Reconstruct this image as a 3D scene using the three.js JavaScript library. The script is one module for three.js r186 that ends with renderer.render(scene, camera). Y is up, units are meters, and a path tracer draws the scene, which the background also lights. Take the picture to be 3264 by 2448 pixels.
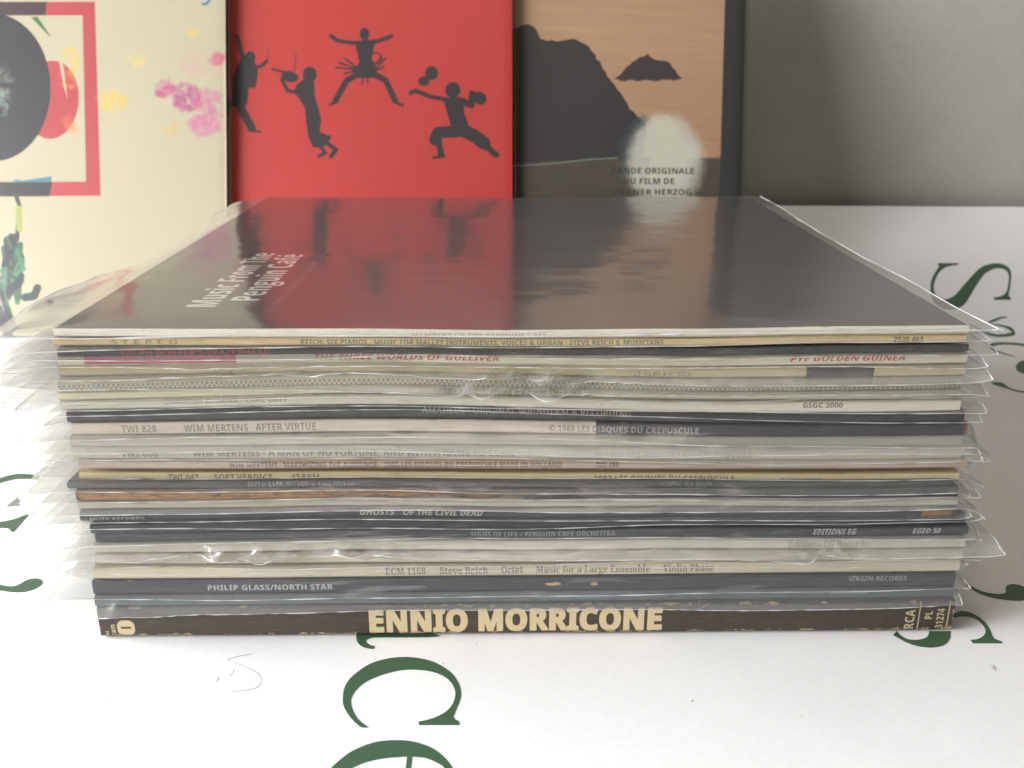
import * as THREE from 'three';
import { mergeGeometries } from 'three/addons/utils/BufferGeometryUtils.js';
import { RectAreaLightUniformsLib } from 'three/addons/lights/RectAreaLightUniformsLib.js';

// ------------------------------------------------------------------ camera, light, exposure
const F = 2998, CX = 1632, CY = 1224;              // lens of the photograph in its own pixels
const PITCH = 19.35 * Math.PI / 180, SP = Math.sin(PITCH), CP = Math.cos(PITCH);
const CAM = new THREE.Vector3(0, 0.2027, 0.30);
const scene = new THREE.Scene();
const camera = new THREE.PerspectiveCamera(2 * Math.atan(1224 / F) * 180 / Math.PI, 4 / 3, 0.02, 20);
camera.position.copy(CAM);
camera.lookAt(0, CAM.y - SP, CAM.z - CP);
camera.focus = 0.345;
camera.userData.fStop = 20;
camera.updateMatrixWorld();
const renderer = new THREE.WebGLRenderer({ antialias: true });
renderer.toneMapping = THREE.LinearToneMapping;
renderer.toneMappingExposure = 1.18;
renderer.shadowMap.enabled = true;
RectAreaLightUniformsLib.init();

function areaLight(pos, target, w, h, color, intensity) {
  const l = new THREE.RectAreaLight(color, intensity, w, h);
  l.position.set(...pos); l.lookAt(...target); scene.add(l); return l;
}
const WIN = { pos: [-2.00, 0.66, 0.12], to: [0, 0.10, 0.02], w: 1.6, h: 1.1, color: 0xf6f8ff, power: 18 };
areaLight(WIN.pos, WIN.to, WIN.w, WIN.h, WIN.color, WIN.power);
const SIDE = { pos: [-1.75, 0.50, 0.88], to: [0, 0.08, 0.02], w: 0.9, h: 0.6, color: 0xf8f8fc, power: 24 };
areaLight(SIDE.pos, SIDE.to, SIDE.w, SIDE.h, SIDE.color, SIDE.power);
const TOP = { pos: [0.0, 1.8, 0.32], to: [0.0, 0.05, 0.15], w: 0.9, h: 0.8, color: 0xfff3e4, power: 3.0 };
areaLight(TOP.pos, TOP.to, TOP.w, TOP.h, TOP.color, TOP.power);

// ------------------------------------------------------------------ helpers
let seed = 12345;
const rnd = () => { seed = (seed * 1664525 + 1013904223) >>> 0; return seed / 4294967296; };
const rr = (a, b) => a + (b - a) * rnd();
const clamp = (x, a = 0, b = 1) => Math.min(b, Math.max(a, x));
const smooth = (a, b, x) => { const t = clamp((x - a) / (b - a)); return t * t * (3 - 2 * t); };
function hash2(i, j) { let h = (i * 374761393 + j * 668265263) | 0; h = Math.imul(h ^ (h >>> 13), 1274126177); h ^= h >>> 16; return ((h >>> 0) / 4294967296) * 2 - 1; }
function noise(x, y) {
  const i = Math.floor(x), j = Math.floor(y), a = x - i, b = y - j, u = a * a * (3 - 2 * a), v = b * b * (3 - 2 * b);
  return (hash2(i, j) * (1 - u) + hash2(i + 1, j) * u) * (1 - v) + (hash2(i, j + 1) * (1 - u) + hash2(i + 1, j + 1) * u) * v;
}
const fbm = (x, y, n = 3) => { let s = 0, a = 1; for (let k = 0; k < n; k++) { s += a * noise(x * (1 << k) + 17.3 * k, y * (1 << k) - 9.1 * k); a *= 0.5; } return s; };
// noise that repeats every p by q cells, for textures that tile
function tile(x, y, p, q) {
  const m = (a, n) => ((a % n) + n) % n, i = Math.floor(x), j = Math.floor(y), a = x - i, b = y - j, u = a * a * (3 - 2 * a), v = b * b * (3 - 2 * b), o = p * 31 + q * 7;
  const h = (k, l) => hash2(m(k, p) + o, m(l, q) - o);
  return (h(i, j) * (1 - u) + h(i + 1, j) * u) * (1 - v) + (h(i, j + 1) * (1 - u) + h(i + 1, j + 1) * u) * v;
}
// a pixel of the photograph as a direction: forward distance 1
function ray(px, py) { const u = (px - CX) / F, v = (CY - py) / F; return [u, -SP + v * CP, CP + v * SP]; }
function onPlane(px, py, X) { const d = ray(px, py), t = X / d[2]; return [d[0] * t, CAM.y + d[1] * t, CAM.z - X]; }   // on an upright plane X ahead of the camera
function onLevel(px, py, y) { const d = ray(px, py), t = (y - CAM.y) / d[1]; return [d[0] * t, y, CAM.z - d[2] * t]; }  // on a level plane
// the white sheet: flat, then rising to its far edge
const SHEET_END = -0.542;
function sheetY(x, z) {
  const q = Math.max(0, -z - 0.392);
  let y = 0.577 * (q * q) / (q + 0.022);
  y += 0.0012 * fbm(x * 3.1 + 5, z * 2.3) * smooth(-0.38, -0.46, z) + 0.004 * noise(x * 4 + 2, 7.7) * smooth(-0.47, -0.53, z);
  return y;
}
function onSheet(px, py) {
  const d = ray(px, py); let t = 0.2;
  for (; t < 1.2; t += 0.0005) { const y = CAM.y + d[1] * t; if (y <= sheetY(d[0] * t, CAM.z - d[2] * t)) break; }
  let lo = t - 0.0005; for (let k = 0; k < 16; k++) { const m = (lo + t) / 2; if (CAM.y + d[1] * m <= sheetY(d[0] * m, CAM.z - d[2] * m)) t = m; else lo = m; }
  return [d[0] * t, CAM.y + d[1] * t, CAM.z - d[2] * t];
}
const taken = {};
function numbered(n) { taken[n] = (taken[n] ?? -1) + 1; return taken[n] ? `${n}_${String(taken[n]).padStart(3, '0')}` : n; }
function mesh(name, geo, mat, parent) {
  const m = new THREE.Mesh(geo, mat); m.name = parent === scene ? numbered(name) : name;
  m.castShadow = m.receiveShadow = true; parent.add(m); return m;
}
function thing(name, label, category, group) {
  const g = new THREE.Group(); g.name = numbered(name); g.userData = { label, category };
  if (group) g.userData.group = group;
  scene.add(g); return g;
}
function canvas(w, h) { const c = document.createElement('canvas'); c.width = w; c.height = h; return [c, c.getContext('2d')]; }
function texOf(c, srgb = true) {
  const t = new THREE.CanvasTexture(c); t.magFilter = THREE.LinearFilter; t.anisotropy = 8;
  if (srgb) t.colorSpace = THREE.SRGBColorSpace; return t;
}
function dataTex(n, m, f, srgb = false) {
  const d = new Uint8Array(n * m * 4);
  for (let j = 0; j < m; j++) for (let i = 0; i < n; i++) { const v = f(i, j), k = 4 * (j * n + i); const a = Array.isArray(v) ? v : [v, v, v]; d[k] = clamp(a[0]) * 255; d[k + 1] = clamp(a[1]) * 255; d[k + 2] = clamp(a[2]) * 255; d[k + 3] = 255; }
  const t = new THREE.DataTexture(d, n, m); t.magFilter = THREE.LinearFilter; t.wrapS = t.wrapT = THREE.RepeatWrapping; t.needsUpdate = true;
  if (srgb) t.colorSpace = THREE.SRGBColorSpace; return t;
}
const std = (o) => new THREE.MeshStandardMaterial(o);
const phys = (o) => new THREE.MeshPhysicalMaterial(o);
const lin = (r, g, b) => new THREE.Color().setRGB(r, g, b);

// ------------------------------------------------------------------ shared textures and plastics
const T2 = (i, j, n, p, q) => tile(i / n * p, j / n * q, p, q);
const grain = dataTex(256, 256, (i, j) => 0.5 + 0.22 * T2(i, j, 256, 230, 230) + 0.2 * T2(i, j, 256, 80, 80) + 0.14 * T2(i, j, 256, 23, 23));
const streaks = dataTex(512, 512, (i, j) => 0.5 + 0.30 * T2(i, j, 512, 6, 56) + 0.16 * T2(i, j, 512, 15, 138) + 0.10 * T2(i, j, 512, 56, 61));
const diagonal = dataTex(512, 512, (i, j) => { const u = (4 * i + 3 * j) / 512, v = (4 * j - 3 * i) / 512; return 0.5 + 0.34 * tile(u, v * 5, 1, 5) + 0.24 * tile(u * 2, v * 9, 2, 9) + 0.08 * tile(u * 3, v * 21, 3, 21); });
function plastic(o) {
  return phys({ color: lin(0.90, 0.90, 0.89), transmission: 0.86, thickness: 0, ior: 1.5, roughness: 0.20, side: THREE.DoubleSide, ...o });
}
const bumpMid = streaks.clone(); bumpMid.repeat.set(5, 9); bumpMid.needsUpdate = true;
const PL = [
  plastic({ transmission: 0.945, roughness: 0.18, bumpMap: bumpMid, bumpScale: 0.0004 }),
  plastic({ transmission: 0.90, roughness: 0.22, color: lin(0.89, 0.89, 0.87), bumpMap: bumpMid, bumpScale: 0.0005 }),
  plastic({ transmission: 0.83, roughness: 0.27, color: lin(0.88, 0.88, 0.85), bumpMap: bumpMid, bumpScale: 0.0004 }),
];
const bumpTop = dataTex(512, 512, (i, j) => 0.5 + 0.3 * T2(i, j, 512, 9, 21) + 0.2 * T2(i, j, 512, 26, 47) + 0.05 * T2(i, j, 512, 90, 120)); bumpTop.repeat.set(2.6, 2.6);
const PL_TOP = plastic({ transmission: 0.96, roughness: 0.12, ior: 1.52, bumpMap: bumpTop, bumpScale: 0.00026 });
const SEAM = phys({ color: lin(0.88, 0.88, 0.87), transmission: 0.5, thickness: 0, roughness: 0.22, ior: 1.5, side: THREE.DoubleSide });

// ------------------------------------------------------------------ the white sheet on the table and the wall behind
{
  const nx = 150, nz = 170, pos = [], uv = [], idx = [];
  const x0 = -1.1, x1 = 1.1, z0 = 0.62, z1 = SHEET_END;
  for (let j = 0; j <= nz; j++) for (let i = 0; i <= nx; i++) {
    const x = x0 + (x1 - x0) * i / nx, z = j < 30 ? z0 + (-0.36 - z0) * j / 30 : -0.36 + (z1 + 0.36) * (j - 30) / (nz - 30);
    pos.push(x, sheetY(x, z), z); uv.push(x, z);
  }
  for (let j = 0; j < nz; j++) for (let i = 0; i < nx; i++) { const a = j * (nx + 1) + i, b = a + 1, c = a + nx + 1, d = c + 1; idx.push(a, b, c, b, d, c); }
  const g = new THREE.BufferGeometry();
  g.setAttribute('position', new THREE.Float32BufferAttribute(pos, 3)); g.setAttribute('uv', new THREE.Float32BufferAttribute(uv, 2)); g.setIndex(idx); g.computeVertexNormals();
  const gt = grain.clone(); gt.repeat.set(9, 9); gt.needsUpdate = true;
  const tone = dataTex(512, 512, (i, j) => { const n = 0.945 + 0.010 * T2(i, j, 512, 9, 9) + 0.006 * T2(i, j, 512, 31, 31) + 0.010 * T2(i, j, 512, 360, 360); return [n, n, n * 0.995]; }, true);
  tone.repeat.set(2.3, 2.3);
  const m = mesh('table_sheet', g, std({ color: lin(0.98, 0.98, 0.97), map: tone, roughness: 0.48, bumpMap: gt, bumpScale: 0.000018, side: THREE.DoubleSide }), scene);
  m.userData = { kind: 'structure', label: 'white sheet with large dark green lettering under the records' };
  // the printed letters: outlines read off the photograph, laid on the sheet
  const ink = std({ color: lin(0.052, 0.112, 0.058), roughness: 0.5, bumpMap: gt, bumpScale: 0.0001, side: THREE.DoubleSide });
  const pencil = std({ color: lin(0.13, 0.13, 0.14), roughness: 0.8, side: THREE.DoubleSide });
  const smudge = std({ color: lin(0.24, 0.23, 0.20), roughness: 0.9, side: THREE.DoubleSide });
  const C = true;
  function smoothClosed(p) {                                        // Catmull-Rom between points, sharp where marked
    const out = [], n = p.length;
    for (let i = 0; i < n; i++) {
      const a = p[i], b = p[(i + 1) % n], a0 = a[2] ? a : p[(i + n - 1) % n], b1 = b[2] ? b : p[(i + 2) % n];
      for (let k = 0; k < 5; k++) {
        const t = k / 5, t2 = t * t, t3 = t2 * t;
        out.push([0, 1].map((e) => 0.5 * (2 * a[e] + (b[e] - a0[e]) * t + (2 * a0[e] - 5 * a[e] + 4 * b[e] - b1[e]) * t2 + (3 * a[e] - a0[e] - 3 * b[e] + b1[e]) * t3)));
      }
    }
    return out;
  }
  function stroke(p) {                                              // [x, y, width] ... to an outline
    const L = [], R = [];
    p.forEach((q, i) => {
      const a = p[Math.max(0, i - 1)], b = p[Math.min(p.length - 1, i + 1)], dx = b[0] - a[0], dy = b[1] - a[1], l = Math.hypot(dx, dy) || 1, w = q[2] / 2;
      L.push([q[0] - dy / l * w, q[1] + dx / l * w, i === 0 || i === p.length - 1]); R.unshift([q[0] + dy / l * w, q[1] - dx / l * w, i === 0 || i === p.length - 1]);
    });
    return L.concat(R);
  }
  function letter(name, outline, [ox, oy, s], mat = ink) {
    const pts = smoothClosed(outline).map(([x, y]) => onSheet(ox + x / s, oy + y / s));
    const tri = THREE.ShapeUtils.triangulateShape(pts.map((p) => new THREE.Vector2(p[0], p[2])), []);
    const g = new THREE.BufferGeometry();
    g.setAttribute('position', new THREE.Float32BufferAttribute(pts.flatMap((p) => [p[0], p[1] + 0.00008, p[2] + 0.00003]), 3));
    g.setAttribute('uv', new THREE.Float32BufferAttribute(pts.flatMap((p) => [p[0], p[2]]), 2));
    g.setIndex(tri.flat().reverse()); g.computeVertexNormals();
    const nn = g.attributes.normal; let up = 0; for (let i = 0; i < nn.count; i++) up += nn.getY(i);
    if (up < 0) { g.setIndex(tri.flat()); g.computeVertexNormals(); }
    mesh(name, g, mat, m);
  }
  const Z1 = [1000, 1980, 3.545], Z2 = [2800, 780, 3.19], Z3 = [2800, 1780, 4.483], Z4 = [0, 1450, 3.319], Z5 = [0, 1900, 1.355];
  letter('printed_letter', [[625, 1203, C], [540, 1203, C], [460, 1140], [380, 1040], [335, 950], [328, 870], [345, 760], [400, 660], [500, 570], [620, 490], [760, 440], [900, 413], [1050, 405], [1200, 420], [1340, 455], [1460, 515], [1570, 600], [1640, 710], [1665, 810], [1650, 900], [1610, 1000], [1577, 1080, C], [1600, 1110], [1645, 1135, C], [1645, 1175, C], [1187, 1175, C], [1187, 1135, C], [1300, 1110], [1420, 1065], [1520, 1000], [1580, 910], [1600, 820], [1580, 740], [1520, 660], [1420, 600], [1300, 565], [1150, 550], [1000, 555], [850, 585], [700, 635], [570, 700], [480, 780], [430, 860], [422, 920], [440, 1000], [490, 1090], [550, 1150]], Z1);
  letter('printed_letter', [[480, 170, C], [485, 215], [510, 260], [560, 295], [630, 312], [685, 315, C], [692, 283, C], [640, 270], [600, 245], [592, 225], [610, 205], [660, 190], [740, 186], [1000, 186], [1300, 183], [1440, 172, C], [1300, 120, C], [700, 60, C], [500, 80, C]], Z1);
  letter('printed_letter', [[-60, 2080, C], [-40, 1950], [60, 1800], [195, 1659], [300, 1565], [420, 1475], [600, 1395], [750, 1357], [900, 1345], [1050, 1350], [1200, 1380], [1340, 1435], [1450, 1515], [1530, 1600], [1590, 1700], [1640, 1830], [1640, 1990, C], [1540, 1990, C], [1535, 1800], [1475, 1659], [1430, 1622], [1350, 1580], [1250, 1545], [1113, 1533, C], [1095, 1700, C], [1070, 1950, C], [1005, 1950, C], [1035, 1700, C], [1053, 1533, C], [1000, 1535], [850, 1545], [700, 1568], [560, 1605], [440, 1659], [300, 1750], [190, 1890], [140, 2080, C]], Z1);
  letter('printed_letter', [[600, 188, C], [815, 188, C], [812, 203, C], [720, 220], [650, 250], [600, 310], [570, 385], [562, 440], [580, 505], [640, 550], [710, 550], [760, 525], [800, 490], [930, 340], [1030, 240], [1120, 200], [1220, 190], [1300, 215], [1345, 270], [1348, 350], [1335, 450], [1325, 510], [1350, 555, C], [1340, 562, C], [1175, 562, C], [1170, 540, C], [1250, 520], [1300, 480], [1320, 400], [1325, 320], [1300, 265], [1240, 242], [1170, 248], [1090, 290], [1040, 350], [980, 440], [915, 550], [860, 620], [770, 660], [660, 650], [570, 590], [533, 500], [530, 400], [560, 310], [615, 225, C]], Z2);
  letter('printed_letter', stroke([[930, 812, 10], [1040, 868, 14], [1110, 905, 24], [1200, 925, 27], [1300, 920, 32], [1372, 900, 44], [1350, 862, 34], [1290, 835, 22], [1200, 815, 15], [1140, 808, 10]]), Z2);
  letter('printed_letter', stroke([[1120, 790, 22], [1190, 765, 24], [1250, 742, 18], [1310, 736, 8]]), Z2);
  letter('printed_letter', stroke([[1390, 1140, 7], [1300, 1115, 12], [1210, 1085, 16], [1152, 1052, 30], [1150, 1022, 34], [1210, 1008, 28], [1300, 1005, 24], [1480, 1020, 26], [1600, 1060, 26]]), Z2);
  letter('printed_letter', [[1395, 1250], [1420, 1200], [1480, 1175], [1560, 1175], [1640, 1210], [1640, 1290], [1560, 1325], [1470, 1310], [1415, 1285]], Z2);
  letter('printed_letter', stroke([[1150, 1406, 12], [1200, 1415, 36], [1260, 1428, 40], [1320, 1460, 22], [1400, 1485, 18], [1500, 1500, 18], [1620, 1500, 18]]), Z2);
  letter('printed_letter', [[1235, 378, C], [1290, 375, C], [1400, 435], [1500, 475], [1620, 500], [1740, 508], [1820, 490, C], [1818, 420], [1850, 380], [1940, 368], [2060, 395], [2140, 460], [2160, 540], [2080, 600], [1940, 605], [1780, 590], [1620, 560], [1480, 520], [1360, 460]], Z3);
  letter('printed_letter', [[1050, 790, C], [1185, 750, C], [1280, 765], [1390, 810], [1490, 880], [1560, 960], [1605, 1045], [1640, 1130], [1700, 1165], [1760, 1190], [1778, 1215, C], [1350, 1215, C], [1312, 1165, C], [1420, 1150], [1500, 1105], [1528, 1050], [1510, 980], [1450, 910], [1360, 855], [1260, 832], [1170, 830], [1050, 850, C]], Z3);
  letter('printed_letter', [[205, 1095, C], [300, 1150], [420, 1210], [560, 1255], [720, 1275], [860, 1265], [960, 1225], [1020, 1150], [1035, 1040, C], [720, 1040, C], [715, 1090], [680, 1130], [610, 1155], [530, 1165], [440, 1158], [380, 1138], [310, 1095, C], [260, 1040, C]], Z3);
  letter('printed_letter', stroke([[-90, 300, 55], [60, 255, 55], [160, 232, 55], [265, 228, 54], [420, 240, 50]]), Z4);
  letter('printed_letter', [[65, 548, C], [205, 430, C], [186, 470, C], [225, 486, C], [196, 510], [225, 540, C]], Z4);
  letter('printed_letter', [[-90, 722, C], [80, 695], [180, 670], [250, 640], [312, 630, C], [150, 815, C], [115, 815, C], [104, 790], [60, 775], [-90, 775, C]], Z4);
  letter('printed_letter', [[-90, 1350, C], [60, 1385], [150, 1388], [210, 1365], [280, 1325], [350, 1308], [420, 1312], [455, 1345], [430, 1385], [360, 1425], [260, 1452], [160, 1455], [60, 1445], [-90, 1420, C]], Z4);
  letter('pencil_mark', stroke([[1085, 250, 1.4], [985, 275, 1.8], [1060, 305, 1.4], [1125, 345, 1.8], [1110, 395, 2], [1000, 415, 1]]), Z5, pencil);
  letter('pencil_mark', stroke([[1016, 308, 1], [1005, 330, 1.6], [992, 350, 1]]), Z5, pencil);
  letter('pencil_mark', stroke([[945, 348, 2], [941, 360, 3], [934, 372, 1.5]]), Z5, pencil);
  for (const [x, y, r] of [[1915, 290, 3], [465, 465, 2], [2060, 205, 2.5], [3462, 520, 3], [2990, 453, 4], [2288, 612, 2]])
    letter('dirt_speck', [0, 1, 2, 3, 4, 5].map((k) => [x + r * Math.cos(k * 1.047) * (0.7 + 0.5 * rnd()), y + r * Math.sin(k * 1.047) * (0.7 + 0.4 * rnd())]), Z5, smudge);
  for (let k = 0; k < 26; k++) { const a = rnd() * 6.28, q = rnd(), x = 1640 + 70 * q * Math.cos(a) + 20 * rnd(), y = 1565 + 60 * q * Math.sin(a) * 0.8 + 0.5 * (x - 1640), r = 2 + 7 * rnd(); letter('dirt_speck', [0, 1, 2, 3, 4].map((k2) => [x + r * Math.cos(k2 * 1.257) * (0.6 + 0.6 * rnd()), y + 0.7 * r * Math.sin(k2 * 1.257)]), Z3, smudge); }
}
{
  const g = new THREE.BoxGeometry(3.0, 1.9, 0.03); g.translate(0, 0.35, SHEET_END - 0.030);
  const t = dataTex(256, 256, (i, j) => { const n = 0.64 + 0.007 * T2(i, j, 256, 11, 11) + 0.014 * T2(i, j, 256, 205, 205); return [n * 1.03, n, n * 0.95]; }, true);
  t.repeat.set(9, 6); const b = grain.clone(); b.repeat.set(14, 9); b.needsUpdate = true;
  const w = mesh('wall', g, std({ map: t, roughness: 0.9, bumpMap: b, bumpScale: 0.00014 }), scene);
  w.userData = { kind: 'structure', label: 'plain pale greige wall behind the sheet' };
}

// ------------------------------------------------------------------ record jackets and their sleeves
function gridGeo(us, ws, f, uvf) {
  const pos = [], uv = [], idx = [], n = us.length;
  for (const w of ws) for (const u of us) { const p = f(u, w); pos.push(...p); uv.push(...(uvf ? uvf(u, w) : [u, w])); }
  for (let j = 0; j < ws.length - 1; j++) for (let i = 0; i < n - 1; i++) { const a = j * n + i, b = a + 1, c = a + n, d = c + 1; idx.push(a, b, c, b, d, c); }
  const g = new THREE.BufferGeometry();
  g.setAttribute('position', new THREE.Float32BufferAttribute(pos, 3)); g.setAttribute('uv', new THREE.Float32BufferAttribute(uv, 2)); g.setIndex(idx); g.computeVertexNormals(); return g;
}
function span(a, b, n, last = true) { const o = []; for (let i = 0; i < n + (last ? 1 : 0); i++) o.push(a + (b - a) * i / n); return o; }
function wire(pts, r) {                                              // a fine four-sided rod along points
  const pos = [], idx = [];
  pts.forEach((p, i) => {
    const a = new THREE.Vector3(...pts[Math.max(0, i - 1)]), b = new THREE.Vector3(...pts[Math.min(pts.length - 1, i + 1)]), d = b.sub(a).normalize();
    const s = new THREE.Vector3(0, 1, 0).cross(d).normalize(), u = d.clone().cross(s);
    for (let k = 0; k < 4; k++) { const v = 0.75 + 0.7 * noise(i * 0.37 + r * 9e4, p[1] * 900), c = Math.cos(k * Math.PI / 2) * r * 1.6 * v, e = Math.sin(k * Math.PI / 2) * r * v; pos.push(p[0] + s.x * c + u.x * e, p[1] + s.y * c + u.y * e, p[2] + s.z * c + u.z * e); }
    if (i) for (let k = 0; k < 4; k++) { const o = (i - 1) * 4, q = o + 4, k2 = (k + 1) % 4; idx.push(o + k, q + k, o + k2, o + k2, q + k, q + k2); }
  });
  const g = new THREE.BufferGeometry(); g.setAttribute('position', new THREE.Float32BufferAttribute(pos, 3)); g.setIndex(idx); g.computeVertexNormals(); return g;
}
// A flat plastic bag round a jacket of size W x th x D whose front left bottom corner is at the origin (front = +z).
function sleeve(parent, s) {
  const { W, D, th, wl, wr, wf, wb = 0.008, mat, k = 0 } = s, eps = 0.00012, rk = k * 13.7;
  const us = [...span(-wl, 0, 9, false), ...span(0, W, s.nx ?? (s.crumple ? 320 : 170), false), ...span(W, W + wr, 8)];
  const ws = [...span(-D - wb, -D, 3, false), ...span(-D, 0, s.nz ?? 6, false), ...span(0, wf, 9)];
  const frontOff = (x) => {
    let y = (s.drop ?? 0) + (s.wave ?? 0.0016) * noise(x * 6 + rk, 3.3) + 0.0006 * noise(x * 23 + rk, 8.1) + (s.tilt ?? 0) * (x / W - 0.5);
    return y;
  };
  const bunch = (x) => { let a = 0; for (const c of s.crumple ?? []) a += 1.5 * c[2] * Math.exp(-(((x - c[0]) / c[1]) ** 2)); return a; };
  function at(x, z, sign) {
    const dx = x < 0 ? -x / wl : x > W ? (x - W) / wr : 0, dz = z > 0 ? z / wf : z < -D ? (-D - z) / wb : 0;
    const T = (1 - dx ** 1.25) * (1 - dz ** 1.2), m = 1 - T;
    const side = x < 0 ? ((s.dropL ?? -0.001) + 0.0025 * hash2(k, 77)) * dx * dx + 0.0030 * dx * noise(z * 11 + rk, 5.5) + 0.0009 * dx * noise(z * 60 + rk, 1.5 + dx * 2) : x > W ? ((s.dropR ?? 0) + 0.0012 * hash2(k, 31)) * dx * dx + 0.0018 * dx * noise(z * 16 + rk, 9.5) : 0;
    const fr = z > 0 ? frontOff(x) * dz : 0;
    const b = z > 0 ? bunch(x) : 0;
    const wr0 = (sign > 0 ? 1 : -0.6) * Math.min(dz, 1 - dz) * (0.0016 * noise(x * 40 + rk, z * 160 + sign) + 0.0010 * noise(x * 120 + rk, z * 300)) + b * Math.min(1, dz * 2) * (1 - 0.5 * dz) * (0.75 - 1.5 * Math.abs(noise(x * 90 + rk + z * 130, z * 240 + sign * 3)) + 0.5 * noise(x * 45, z * 200 + 4 * sign) - 0.5 * Math.abs(noise(x * 240 - z * 200, rk)));
    const topw = s.top && sign > 0 ? s.top(x, z) : 0;
    const y = th / 2 + side + fr + sign * (th / 2 + eps) * T + wr0 + topw;
    const zz = z + (z > 0 ? dz * (0.0012 * noise(x * 22 + rk, 4.4) + b * 0.8 * noise(x * 130, 2.2)) : 0);
    const xx = x + (x < 0 ? -dx * 0.006 * noise(z * 13 + rk, 6.1) : x > W ? dx * 0.0025 * noise(z * 21 + rk, 2.1) : 0) ;
    return [xx, y, zz];
  }
  const g = mergeGeometries([gridGeo(us, ws, (x, z) => at(x, z, 1)), gridGeo(us, ws, (x, z) => at(x, z, -1))]);
  const sl = mesh('plastic_sleeve', g, mat, parent);
  const rim = [...ws.map((z) => at(-wl, z, 1)), ...us.slice(1).map((x) => at(x, wf, 1)), ...ws.slice(0, -1).reverse().map((z) => at(W + wr, z, 1))];
  mesh('sealed_edge', wire(rim, s.rim ?? 0.00018), s.seam ?? SEAM, sl);
  return sl;
}
function spineGeo(W, th) {                                           // rounded front edge, printed along its length
  const r = Math.min(0.0011, th * 0.34), prof = [];
  for (let a = 0; a <= 5; a++) { const t = Math.PI / 2 * (1 - a / 5); prof.push([-r + r * Math.cos(t), th - r + r * Math.sin(t)]); }
  for (let a = 0; a <= 5; a++) { const t = -Math.PI / 2 * a / 5; prof.push([-r + r * Math.cos(t), r + r * Math.sin(t)]); }
  const len = [0]; for (let i = 1; i < prof.length; i++) len.push(len[i - 1] + Math.hypot(prof[i][0] - prof[i - 1][0], prof[i][1] - prof[i - 1][1]));
  const total = len[len.length - 1];
  const us = span(0, W, 60), ws = prof.map((_, i) => i);
  return { r, geo: gridGeo(us, ws, (x, i) => [x, prof[i][1] + 0.00012 * noise(x * 30, i), prof[i][0] + 0.00012 * noise(x * 45 + 3, i * 0.4)], (x, i) => [x / W, 1 - len[i] / total]) };
}
const paperBump = grain.clone(); paperBump.repeat.set(2, 2); paperBump.needsUpdate = true;

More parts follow.
